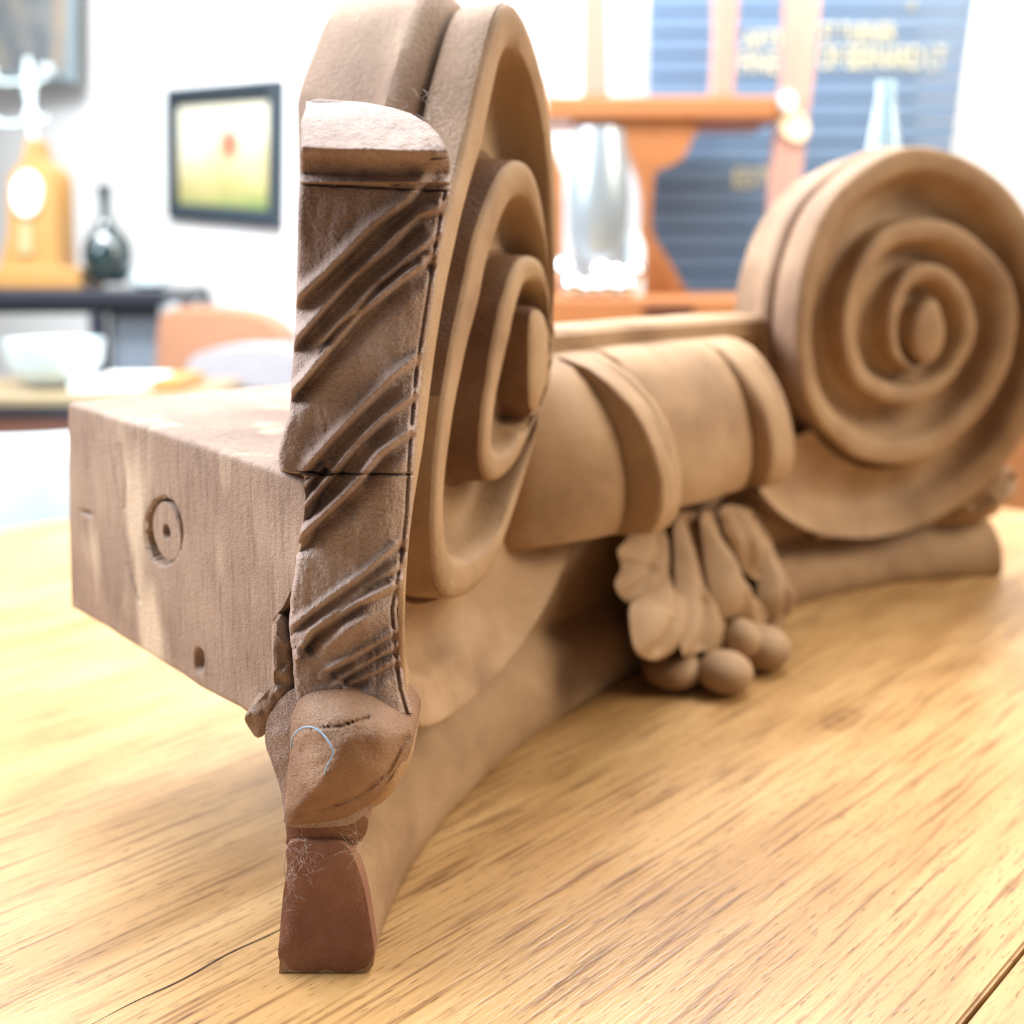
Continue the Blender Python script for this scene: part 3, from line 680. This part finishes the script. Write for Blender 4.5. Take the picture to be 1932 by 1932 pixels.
# loose blue thread and cobwebs on the knob
th = curve_smooth([(549, 1412), (552, 1392), (565, 1376), (582, 1371), (600, 1377), (615, 1392), (626, 1410), (629, 1422), (620, 1440), (614, 1455), (611, 1468)], 50)
def onbulb(x, y, off=.004):
    # the knob's relief at this spot
    c = np.array([655, 1410.]); t = min(1, math.hypot((x - 655) / 118., (y - 1410) / 130.))
    return aty(x, y, YF - .005 - .075 * (1 - t ** 2.2) - off - .003)
o = tube('thread', [W(onbulb(x, y, .006 + .006 * abs(math.sin(i * .13)))) for i, (x, y) in enumerate(th)], .00033, THR, n=6)
tag(o, 'short curl of blue thread on the rounded leaf knob', 'thread')
random.seed(4); bm = bmesh.new(); vsx = []; fsx = []
def hair(pts, r):
    global vsx, fsx
    pts = [Vector(W(p)) for p in pts]; b = len(vsx)
    for i, p in enumerate(pts):
        for k in range(3):
            a = 2 * math.pi * k / 3; vsx.append(p + Vector((math.cos(a) * r, 0, math.sin(a) * r)))
    for i in range(len(pts) - 1):
        for k in range(3): fsx.append((b + i * 3 + k, b + i * 3 + (k + 1) % 3, b + i * 3 + 3 + (k + 1) % 3, b + i * 3 + 3 + k))
def squiggle(x, y, L, n, r, Y0, step=6):
    a = random.uniform(0, 6.28); pts = [(x, y)]
    for i in range(n):
        a += random.uniform(-.7, .7); x += math.cos(a) * L / n; y += math.sin(a) * L / n; pts.append((x, y))
    q = curve_smooth(pts, n * step); hair([aty(px, py, Y0 - .012 - .01 * random.random() * 0 - .006 * math.sin(i * .2)) for i, (px, py) in enumerate(q)], r)
for k in range(24): squiggle(random.gauss(566, 12), random.gauss(1615, 20), random.uniform(20, 50), 6, .000042, YF)
for k in range(16): squiggle(random.gauss(560, 8), random.gauss(1650, 22), random.uniform(20, 45), 6, .00004, YF)
for k in range(22): squiggle(random.gauss(668, 12), random.gauss(1585, 14), random.uniform(20, 50), 5, .00005, YF)
for pts in ([(586, 1568), (600, 1553), (612, 1545)], [(628, 1557), (645, 1570), (655, 1584), (668, 1590), (640, 1603), (600, 1622), (580, 1640)], [(542, 1600), (536, 1640), (540, 1668)], [(564, 1790), (575, 1775), (592, 1762)]):
    hair([aty(px, py, YF - .018) for px, py in curve_smooth(pts, 20)], .00007)
for v in vsx: pass
o = mesh('cobweb', vsx, fsx, LINT, smooth=False); tag(o, 'wispy grey cobweb lint caught on the foot of the panel', 'cobweb', kind='stuff')
vsx = []; fsx = []
for k in range(26): squiggle(random.gauss(815, 30), random.gauss(215, 26), random.uniform(15, 45), 4, .00005, YF - .02)
o = mesh('cobweb', vsx, fsx, LINT, smooth=False); tag(o, 'fine dust cobweb behind the rolled top of the end panel', 'cobweb', kind='stuff')

# ------------------------------------------------------------------ background, left
def pad_m(name, outline, Y, th, mat, parent=None, n=48, label=None, bev=.004, smooth_outline=True):
    """a shaped board or cushion at depth Y (metres) with thickness th"""
    o = ring_smooth(outline, n) if smooth_outline else np.array(outline, float); n = len(o); c = o.mean(0); vs = []
    off = np.array(parent.location) if parent is not None else np.zeros(3)
    for f, yy in ((.97, Y - bev), (1., Y), (1., Y + th)):
        for q in o:
            P = M(*(q), Y); P0 = M(*c, Y); P = P0 + (P - P0) * f; vs.append(np.array([P[0], yy, P[2]]) - off)
    fs = grid_faces(3, n, True) + [tuple(range(n)), tuple(range(2 * n, 3 * n))]
    return mesh(name, vs, fs, mat, parent, True, label, sharp=35)
def bx(name, p0, p1, Y0, Y1, mat, parent=None, bev=.003, label=None):
    """box whose front face spans pixels p0..p1 at depth Y0"""
    a, b = M(*p0, Y0), M(*p1, Y0); off = parent.location if parent is not None else Vector((0, 0, 0))
    lo = (min(a[0], b[0]) - off[0], Y0 - off[1], min(a[2], b[2]) - off[2]); hi = (max(a[0], b[0]) - off[0], Y1 - off[1], max(a[2], b[2]) - off[2])
    return box(name, lo, hi, mat, parent, bev, label=label)
def boxz(name, lo, hi, mat, parent=None, bev=.003, label=None):
    off = parent.location if parent is not None else Vector((0, 0, 0))
    return box(name, [lo[i] - off[i] for i in range(3)], [hi[i] - off[i] for i in range(3)], mat, parent, bev, label=label)
def quad_frame(name, corners, Ys, border, depth, label, cat, picmat, framemat):
    """a picture hung on the slanting wall; corners px in order TL,TR,BR,BL"""
    P = [Vector(M(*c, y)) for c, y in zip(corners, Ys)]; ctr = sum(P, Vector()) / 4
    ux = ((P[1] - P[0]) + (P[2] - P[3])).normalized(); uz = Vector((0, 0, 1)); uz = (uz - ux * uz.dot(ux)).normalized(); nn = ux.cross(uz)
    wv = ((P[1] - P[0]).length + (P[2] - P[3]).length) / 4; hv = ((P[0] - P[3]).length + (P[1] - P[2]).length) / 4
    root = empty(name, ctr); tag(root, label, cat)
    def fr(x, z, y): return tuple(ux * x + uz * z + nn * (-y))
    vs = []; prof = [(0, 0), (0, -.022), (.012, -.03), (border - .006, -.022), (border, -.012), (border, 0)]
    for (a, y) in prof:
        for sx, sz in ((-1, -1), (1, -1), (1, 1), (-1, 1)): vs.append(fr(sx * (wv - a), sz * (hv - a), -y * -1 if False else y))
    mesh('picture_frame', vs, grid_faces(len(prof), 4, True), framemat, root, False)
    mesh('canvas', [fr(-wv + border, -hv + border, -.01), fr(wv - border, -hv + border, -.01), fr(wv - border, hv - border, -.01), fr(-wv + border, hv - border, -.01),
                    fr(-wv + border, -hv + border, 0), fr(wv - border, -hv + border, 0), fr(wv - border, hv - border, 0), fr(-wv + border, hv - border, 0)],
         [(0, 1, 2, 3), (4, 5, 6, 7), (0, 1, 5, 4), (1, 2, 6, 5), (2, 3, 7, 6), (3, 0, 4, 7)], picmat, root, False)
    return root
def painting():
    m, nt, b = nodes('landscape_paint'); tc = N(nt, 'ShaderNodeTexCoord'); sx = N(nt, 'ShaderNodeSeparateXYZ'); nt.links.new(tc.outputs['Generated'], sx.inputs[0])
    n = N(nt, 'ShaderNodeTexNoise', Scale=3., Detail=2.); nt.links.new(tc.outputs['Generated'], n.inputs['Vector'])
    a = N(nt, 'ShaderNodeMath', operation='MULTIPLY_ADD'); a.inputs[1].default_value = .35; nt.links.new(n.outputs['Fac'], a.inputs[0]); nt.links.new(sx.outputs['Z'], a.inputs[2])
    r = ramp(nt, a.outputs[0], [(.2, (.22, .28, .09)), (.4, (.46, .40, .16)), (.6, (.58, .52, .30)), (.85, (.75, .72, .56))])
    v = N(nt, 'ShaderNodeVectorMath', operation='DISTANCE'); nt.links.new(tc.outputs['Generated'], v.inputs[0]); v.inputs[1].default_value = (.58, .42, .58)
    rr = ramp(nt, v.outputs['Value'], [(.08, (1, 1, 1)), (.17, (0, 0, 0))])
    mx = N(nt, 'ShaderNodeMixRGB'); nt.links.new(rr.outputs[0], mx.inputs[0]); nt.links.new(r.outputs[0], mx.inputs[1]); mx.inputs[2].default_value = (.45, .14, .08, 1)
    nt.links.new(mx.outputs[0], b.inputs['Base Color']); b.inputs['Roughness'].default_value = .5; return m
FRM = plain('dark_frame', (.02, .035, .05), .5)
quad_frame('framed_painting', [(329, 171), (539, 152), (534, 432), (328, 413)], [2.98, 2.58, 2.58, 2.98], .045, .03, 'small yellow landscape painting in a dark frame on the white wall', 'picture', painting(), FRM)
def murky():
    m, nt, b = nodes('murky_paint'); tc = N(nt, 'ShaderNodeTexCoord')
    n = N(nt, 'ShaderNodeTexNoise', Scale=4., Detail=2.); nt.links.new(tc.outputs['Generated'], n.inputs['Vector'])
    r = ramp(nt, n.outputs['Fac'], [(.3, (.16, .18, .2)), (.5, (.3, .32, .33)), (.7, (.5, .4, .3))]); nt.links.new(r.outputs[0], b.inputs['Base Color']); return m
quad_frame('framed_painting', [(-60, -250), (148, -262), (146, 136), (-60, 168)], [3.72, 3.25, 3.25, 3.72], .03, .03, 'large grey painting cut off by the top left corner of the picture', 'picture', murky(), plain('grey_frame', (.28, .36, .4), .5))

# console table, dark
Yc = 2.5
cons = empty('console_table', (M(150, 545, Yc)[0], Yc, 0)); tag(cons, 'dark lacquered console table against the wall, clock and vase on it', 'console table')
zc = M(150, 546, Yc)[2]; xr_ = M(312, 545, Yc)[0]; xl_ = xr_ - .95
boxz('table_top', (xl_, Yc, zc - .035), (xr_, Yc + .36, zc), DARKW, cons, .005)
boxz('apron', (xl_ + .03, Yc + .03, zc - .06), (M(268, 0, Yc)[0], Yc + .30, zc - .036), DARKW, cons)
boxz('side_panel', (M(152, 0, Yc)[0], Yc + .06, 0), (M(262, 0, Yc)[0], Yc + .08, zc - .061), GREYP, cons)
for xx in (M(125, 0, Yc)[0], xl_ + .03): boxz('leg', (xx, Yc + .02, 0), (xx + .034, Yc + .054, zc - .061), DARKW, cons)
boxz('leg', (M(268, 0, Yc)[0], Yc + .02, 0), (M(298, 0, Yc)[0], Yc + .06, zc - .036), plain('pale_leg', (.7, .85, .95), .4), cons, label='pale blue leg')  # one leg in a paler colour than the others
boxz('leg', (xl_ + .03, Yc + .26, 0), (xl_ + .064, Yc + .295, zc - .061), DARKW, cons)
# mantel clock
Yk = 2.56; bc = M(55, 540, Yk)
clock = empty('mantel_clock', (bc[0], Yk + .05, zc)); tag(clock, 'honey coloured wooden mantel clock with a white dial on the console table', 'clock')
pad_m('case', [(18, 330), (30, 318), (42, 300), (48, 270), (55, 256), (62, 275), (68, 298), (90, 312), (104, 335), (108, 420), (112, 500), (112, 516), (6, 516), (14, 440), (14, 380)], Yk, .10, CLOCKW, clock)
b_ = M(0, 505, Yk)[2]; boxz('base', (M(-45, 0, Yk)[0], Yk - .03, zc), (M(130, 0, Yk)[0], Yk + .13, b_), CLOCKW, clock, .006)
pad_m('dial', [(50, 322), (72, 340), (76, 365), (70, 395), (50, 408), (30, 395), (24, 365), (30, 340)], Yk - .012, .012, plain('dial_white', (.95, .95, .95), .5, nf=.02), clock)
pad_m('pendulum_door', [(38, 420), (60, 420), (62, 480), (36, 480)], Yk - .008, .008, plain('olive_door', (.45, .38, .2), .5), clock, smooth_outline=False)
# bulbous vase
Yv = 2.52; bv = M(182, 540, Yv); k = Yv / 1950
vz = lambda y: (M(182, y, Yv)[2] - zc)
o = lathe('bottle_vase', [(r * k, vz(y)) for r, y in ((26, 536), (30, 533), (36, 520), (44, 495), (45, 475), (38, 450), (22, 430), (12, 412), (9, 395), (9, 375), (13, 348), (11, 346))], (bv[0] + .012, Yv + .05, zc), BLACKG)
o.data.update(); tag(o, 'dark green long-necked bottle vase beside the mantel clock', 'vase')
o = lathe('bowl', [(.02, 0), (.045, .01), (.05, .03), (.045, .045), (.03, .03), (.005, .02)], (M(258, 0, 2.6)[0], 2.6, zc), PALE); tag(o, 'small pale blue bowl right of the dark vase', 'bowl')
# pale glass candelabrum behind clock
cd = empty('glass_candelabrum', (M(45, 0, 2.78)[0], 2.78, zc)); tag(cd, 'pale glass candelabrum rising behind the mantel clock', 'candelabrum')
xz = lambda x, y, Y=2.78: np.array([M(x, y, Y)[0] - cd.location[0], 0, M(x, y, Y)[2] - zc])
PG = plain('pale_glass', (.72, .86, .9), .15, nf=.1)
lathe('stem', [(.05, 0), (.05, .012), (.012, .03), (.009, xz(45, 230)[2]), (.022, xz(45, 222)[2]), (.008, xz(45, 200)[2]), (.016, xz(45, 160)[2]), (.006, xz(45, 110)[2])], (0, 0, 0), PG, cd, 20)
for yy in (150, 228):
    tube('arm', curve_smooth([xz(-20, yy - 8), xz(10, yy + 6), xz(45, yy + 3), xz(75, yy + 2), xz(88, yy - 8)], 24), .006, PG, cd)
for xx in (-20, 88): lathe('candle_cup', [(.004, 0), (.016, .012), (.018, .03), (.01, .03)], tuple(xz(xx, 146)), PG, cd, 16)

# writing desk in the middle distance with things on it
Yd = 1.85; zd = M(0, 745, Yd)[2]; xd = M(350, 0, Yd)[0]
desk = empty('writing_desk', (xd - .5, Yd, 0)); tag(desk, 'red-brown writing desk with a pale edged top, left of the carving', 'desk')
boxz('desk_top', (xd - 1.3, Yd, zd - .022), (xd, Yd + .28, zd), plain('desk_edge', (.34, .26, .15), .3), desk, .004)
boxz('shade_strip', (xd - 1.28, Yd + .005, zd - .04), (xd - .01, Yd + .27, zd - .0225), DARKW, desk, .002)  # dark strip put in for the shade under the desk top
boxz('drawer_front', (xd - 1.26, Yd + .02, zd - .11), (xd - .03, Yd + .26, zd - .0405), REDBR, desk)
for xx in (xd - 1.25, xd - .08):
    for yy in (Yd + .03, Yd + .2): boxz('leg', (xx, yy, 0), (xx + .045, yy + .045, zd - .111), REDBR, desk)
o = lathe('porcelain_bowl', [(.03, 0), (.06, .012), (.085, .05), (.09, .09), (.086, .09), (.06, .03), (.01, .02)], (M(62, 0, 1.98)[0], 1.98, zd), PALE); tag(o, 'wide white porcelain bowl on the writing desk, left edge', 'bowl')
o = boxz('paper_stack', (M(130, 0, 2)[0], 1.9, zd), (M(262, 0, 2)[0], 2.1, zd + .016), WHITE, None, .002); tag(o, 'low stack of white papers on the writing desk', 'papers')
o = boxz('wooden_tray', (M(285, 0, 2)[0], 1.9, zd), (M(338, 0, 2)[0], 2.06, zd + .022), CLOCKW, None, .004); tag(o, 'small tan wooden tray at the right end of the writing desk', 'tray')
# pale upholstered chair in front of desk
ch = empty('tub_chair', (M(20, 0, 1.5)[0], 1.55, 0)); tag(ch, 'pale blue channel-backed tub chair in front of the writing desk', 'chair')
def tub(z0, z1, r, th, n=40):
    vs = []; nn = 60
    pf = [(r, z0), (r + .01, (z0 + z1) / 2), (r, z1 - .03), (r - th * .3, z1), (r - th * .7, z1), (r - th, z1 - .03), (r - th, z0)]
    for i in range(nn + 1):
        a = -math.pi * 1.15 + 1.3 * math.pi * i / nn
        drop = .16 * max(0, abs(i / nn - .5) * 2 - .3) ** 1.5; rib = .008 * abs(math.sin(i * math.pi / 5))
        for k, (rr, z) in enumerate(pf): vs.append(((rr + (rib if k < 3 else 0)) * math.cos(a), (rr + (rib if k < 3 else 0)) * math.sin(a), z - (drop if z > z0 else 0)))
    m = len(pf); return vs, grid_faces(nn + 1, m, True) + [tuple(range(m)), tuple(range(nn * m, nn * m + m))]
zt_ = M(0, 832, 1.3)[2]
PALEC = plain('pale_upholstery', (.55, .68, .72), .6)
vs, fs = tub(.32, zt_, .25, .06); mesh('backrest', vs, fs, PALEC, ch)
lathe('seat', [(.24, .28), (.25, .32), (.24, .42), (.18, .44), (.01, .445)], (0, 0, 0), PALE, ch)
for a in range(4): lathe('leg', [(.012, 0), (.02, .28)], (.17 * math.cos(a * 1.571 + .78), .17 * math.sin(a * 1.571 + .78), 0), DARKW, ch, 12)
# leather armchair by the wall
ac = empty('leather_armchair', (M(430, 0, 2.4)[0], 2.4, 0)); tag(ac, 'tan leather armchair with a rounded back below the framed painting', 'armchair')
pad_m('backrest', [(300, 610), (306, 590), (330, 580), (390, 581), (450, 584), (500, 596), (530, 618), (546, 650), (548, 740), (540, 900), (300, 900), (296, 740)], 2.4, .1, BROWN, ac, bev=.02)
sz = M(430, 700, 2.2)[2]
boxz('seat', (M(300, 0, 2.4)[0] + .02, 2.18, .3), (M(548, 0, 2.4)[0], 2.4, sz - .12), BROWN, ac, .02)
pad_m('cushion', [(352, 700), (365, 672), (430, 655), (500, 652), (545, 660), (560, 700), (552, 735), (440, 728), (368, 716)], 2.28, .09, GREYC, ac, bev=.015, label='grey cushion')
for xx in (M(305, 0, 2.4)[0] + .03, M(540, 0, 2.4)[0] - .05):
    for yy in (2.2, 2.44): boxz('leg', (xx, yy, 0), (xx + .04, yy + .04, .3), DARKW, ac)

# ------------------------------------------------------------------ background, right: mahogany display stand
Ys = 2.08
st = empty('display_stand', (M(1280, 0, Ys)[0], Ys, 0)); tag(st, 'tall mahogany display stand with shaped supports behind the carving', 'display stand')
def board(name, pts, mat=MAHOG, Y=Ys, th=.04, sm=False, label=None): return pad_m(name, pts, Y, th, mat, st, smooth_outline=sm, n=56, label=label, bev=.004)
bx('shelf', (1030, 180), (1478, 224), Ys - .02, Ys + .22, MAHOG, st, .006)
bx('shelf_moulding', (1080, 224), (1170, 236), Ys, Ys + .1, MAHOG, st, .004)
bx('shelf', (960, 562), (1600, 618), Ys - .22, Ys + .22, MAHOG, st, .006)
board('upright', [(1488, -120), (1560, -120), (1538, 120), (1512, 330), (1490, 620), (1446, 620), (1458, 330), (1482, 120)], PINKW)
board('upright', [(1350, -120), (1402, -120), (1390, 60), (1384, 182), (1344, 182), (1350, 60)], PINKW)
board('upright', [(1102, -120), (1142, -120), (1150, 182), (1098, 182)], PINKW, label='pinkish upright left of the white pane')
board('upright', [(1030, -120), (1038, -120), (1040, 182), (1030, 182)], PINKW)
board('upright', [(1030, 236), (1064, 330), (1062, 562), (1030, 562)], MAHOG)
board('shaped_bracket', [(1170, 226), (1312, 226), (1306, 262), (1290, 295), (1262, 312), (1236, 322), (1232, 350), (1228, 420), (1234, 450), (1260, 490), (1282, 530), (1292, 562), (1196, 562), (1206, 480), (1212, 400), (1206, 340), (1186, 290)], MAHOG, sm=True, th=.05, label='shaped lyre support under the shelf')
bx('drawer', (1216, 576), (1308, 600), Ys - .226, Ys - .17, plain('drawer_dark', (.1, .035, .02), .4), st, .002)
zb = M(0, 618, Ys - .1)[2]
bx('cabinet_base', (985, 620), (1590, 1100), Ys - .2, Ys + .2, MAHOG, st, .004)
lo_ = M(0, 1100, Ys - .2)[2]
for xx in (M(990, 0, Ys)[0], M(1560, 0, Ys)[0]):
    for yy in (Ys - .19, Ys + .15): boxz('leg', (xx, yy, 0), (xx + .04, yy + .04, lo_), MAHOG, st)

# navy slatted sign board with gilt lettering
Yb = 2.36
sg = empty('navy_sign_board', (M(1540, 0, Yb)[0], Yb + .02, 0)); tag(sg, 'large dark blue board of horizontal slats with pale gilt lettering, right background', 'sign board')
y = -100.; rows = []
while y < 620:
    xr2 = 1842 - .15 * (y + 20)
    pad_m('slat', [(1225, y + 1.5), (xr2, y + 1.5), (xr2 - 6, y + 39), (1225, y + 39)], Yb, .015, BLUEW, sg, smooth_outline=False, bev=.003); y += 41
boxz('backing', (M(1228, 0, Yb)[0], Yb + .016, .0), (M(1745, 0, Yb)[0], Yb + .03, M(0, -90, Yb)[2]), NAVY, sg)
def text(s, x0, x1, y0, y1):
    cu = bpy.data.curves.new('lettering', 'FONT'); cu.body = s; cu.extrude = .001; cu.size = 1
    o = bpy.data.objects.new('lettering', cu); col.objects.link(o); bpy.context.view_layer.update()
    me = bpy.data.meshes.new_from_object(o.evaluated_get(bpy.context.evaluated_depsgraph_get())); col.objects.unlink(o)
    xs = [v.co.x for v in me.vertices]; zs = [v.co.y for v in me.vertices]
    a, b = M(x0, y1, Yb - .005), M(x1, y0, Yb - .005)
    for v in me.vertices:
        X = a[0] + (v.co.x - min(xs)) / (max(xs) - min(xs)) * (b[0] - a[0]); Z = a[2] + (v.co.y - min(zs)) / (max(zs) - min(zs)) * (b[2] - a[2])
        v.co = (X - sg.location[0], Yb - .006 - v.co.z - sg.location[1], Z - sg.location[2])
    t = link('lettering', me, GOLD, sg, False)
    return t
zs = None
text('ST TURNER', 1548, 1690, 44, 80); text('OF BERNARD LT', 1545, 1785, 88, 130); text('LTD', 1712, 1726, 0, 18)
text('ARTE', 1402, 1478, 58, 90); text('FINE', 1396, 1470, 100, 138); text('EST', 1384, 1452, 318, 354)
for xx in (M(1240, 0, Yb)[0], M(1700, 0, Yb)[0]): boxz('prop_leg', (xx, Yb + .031, 0), (xx + .04, Yb + .2, .03), NAVY, sg)
# tall silver vase and balls added for its blurred glints, on the lower shelf
zl = M(0, 562, Ys - .22)[2]
Yw = Ys - .10; kk = Yw / 1950; vy = lambda y: M(0, y, Yw)[2] - zl
o = lathe('silver_vase', [(r * kk, max(0, vy(y))) for r, y in ((34, 562), (38, 556), (30, 540), (42, 500), (56, 440), (60, 380), (56, 320), (50, 270), (46, 246), (42, 248))], (M(1132, 0, Yw)[0], Yw, zl), plain('brushed_silver', (.36, .42, .46), .3, metal=.5, nf=.05)); tag(o, 'tall pale silver vase on the lower shelf of the display stand', 'vase')
for i, (x, y, r) in enumerate(((1068, 505, 22), (1085, 545, 22), (1140, 512, 20), (1150, 545, 20), (1168, 492, 18), (1205, 520, 19), (1188, 548, 20), (1118, 552, 18))):
    Yq = Ys - .195 if y > 530 else Ys - .165; rq = r * Yq / 1950
    bm = bmesh.new(); bmesh.ops.create_uvsphere(bm, u_segments=24, v_segments=16, radius=rq); me = bpy.data.meshes.new('glint'); bm.to_mesh(me); bm.free()
    o = link('silver_glint', me, SILVER);  # ball added to stand in for an out-of-focus glint
    o.location = (M(x, 0, Yq)[0], Yq, zl + rq if y > 530 else zl + rq * 2.4)
    tag(o, 'added ball for a silver bauble heaped at the foot of the tall silver vase', 'glint', 'added glint balls on the lower shelf')
o = lathe('perfume_bottle', [(.018, 0), (.02, .01), (.02, .09), (.012, .11), (.006, .12), (.006, .135)], (M(1204, 0, Ys - .1)[0], Ys - .1, zl), PG); tag(o, 'pale glass bottle in front of the shaped support', 'bottle')
# tags hanging on the upright
o = pad_m('paper_tag', [(1478, 210), (1505, 205), (1528, 240), (1512, 268), (1482, 256), (1470, 232)], Ys - .012, .003, CREAM, bev=.001); tag(o, 'cream paper tag hanging on the pinkish upright above the far scroll', 'tag')
o = pad_m('glass_ornament', [(1472, 182), (1486, 172), (1500, 184), (1496, 205), (1478, 206)], Ys - .03, .028, PALE, bev=.004); tag(o, 'small pale blue glass ornament on the upright above the paper tag', 'ornament')

# tall clear glass vase standing on the table behind the far scroll
Yg = 1.08; zg = ZT; kg = Yg / 1950; gy = lambda y: M(0, y, Yg)[2] - zg
o = lathe('glass_vase', [(.045, 0), (.05, .01), (.052, .12), (.042, gy(420)), (34 * kg, gy(300)), (24 * kg, gy(230)), (17 * kg, gy(180)), (18 * kg, gy(150)), (15 * kg, gy(152)), (14 * kg, gy(185)), (20 * kg, gy(240)), (.036, gy(420)), (.045, .12), (.01, .02)], (M(1680, 0, Yg)[0], Yg, zg), GLASS)
tag(o, 'tall tapering clear glass vase behind the far scroll', 'vase')
# orange wooden chest at the far right
chs = empty('wooden_chest', (M(1960, 0, 2.1)[0], 2.25, 0)); tag(chs, 'orange-brown wooden chest beyond the table at the right edge', 'chest')
boxz('body', (M(1880, 0, 2.1)[0], 2.1, .08), (M(1880, 0, 2.1)[0] + .7, 2.5, M(0, 760, 2.1)[2]), MAHOG, chs, .006)
boxz('lid', (M(1872, 0, 2.1)[0], 2.08, M(0, 760, 2.1)[2] + .0005), (M(1880, 0, 2.1)[0] + .72, 2.52, M(0, 735, 2.1)[2]), MAHOG, chs, .006)
for dx in (.02, .63):
    for yy in (2.12, 2.43): boxz('foot', (M(1880, 0, 2.1)[0] + dx, yy, 0), (M(1880, 0, 2.1)[0] + dx + .05, yy + .05, .0795), MAHOG, chs)
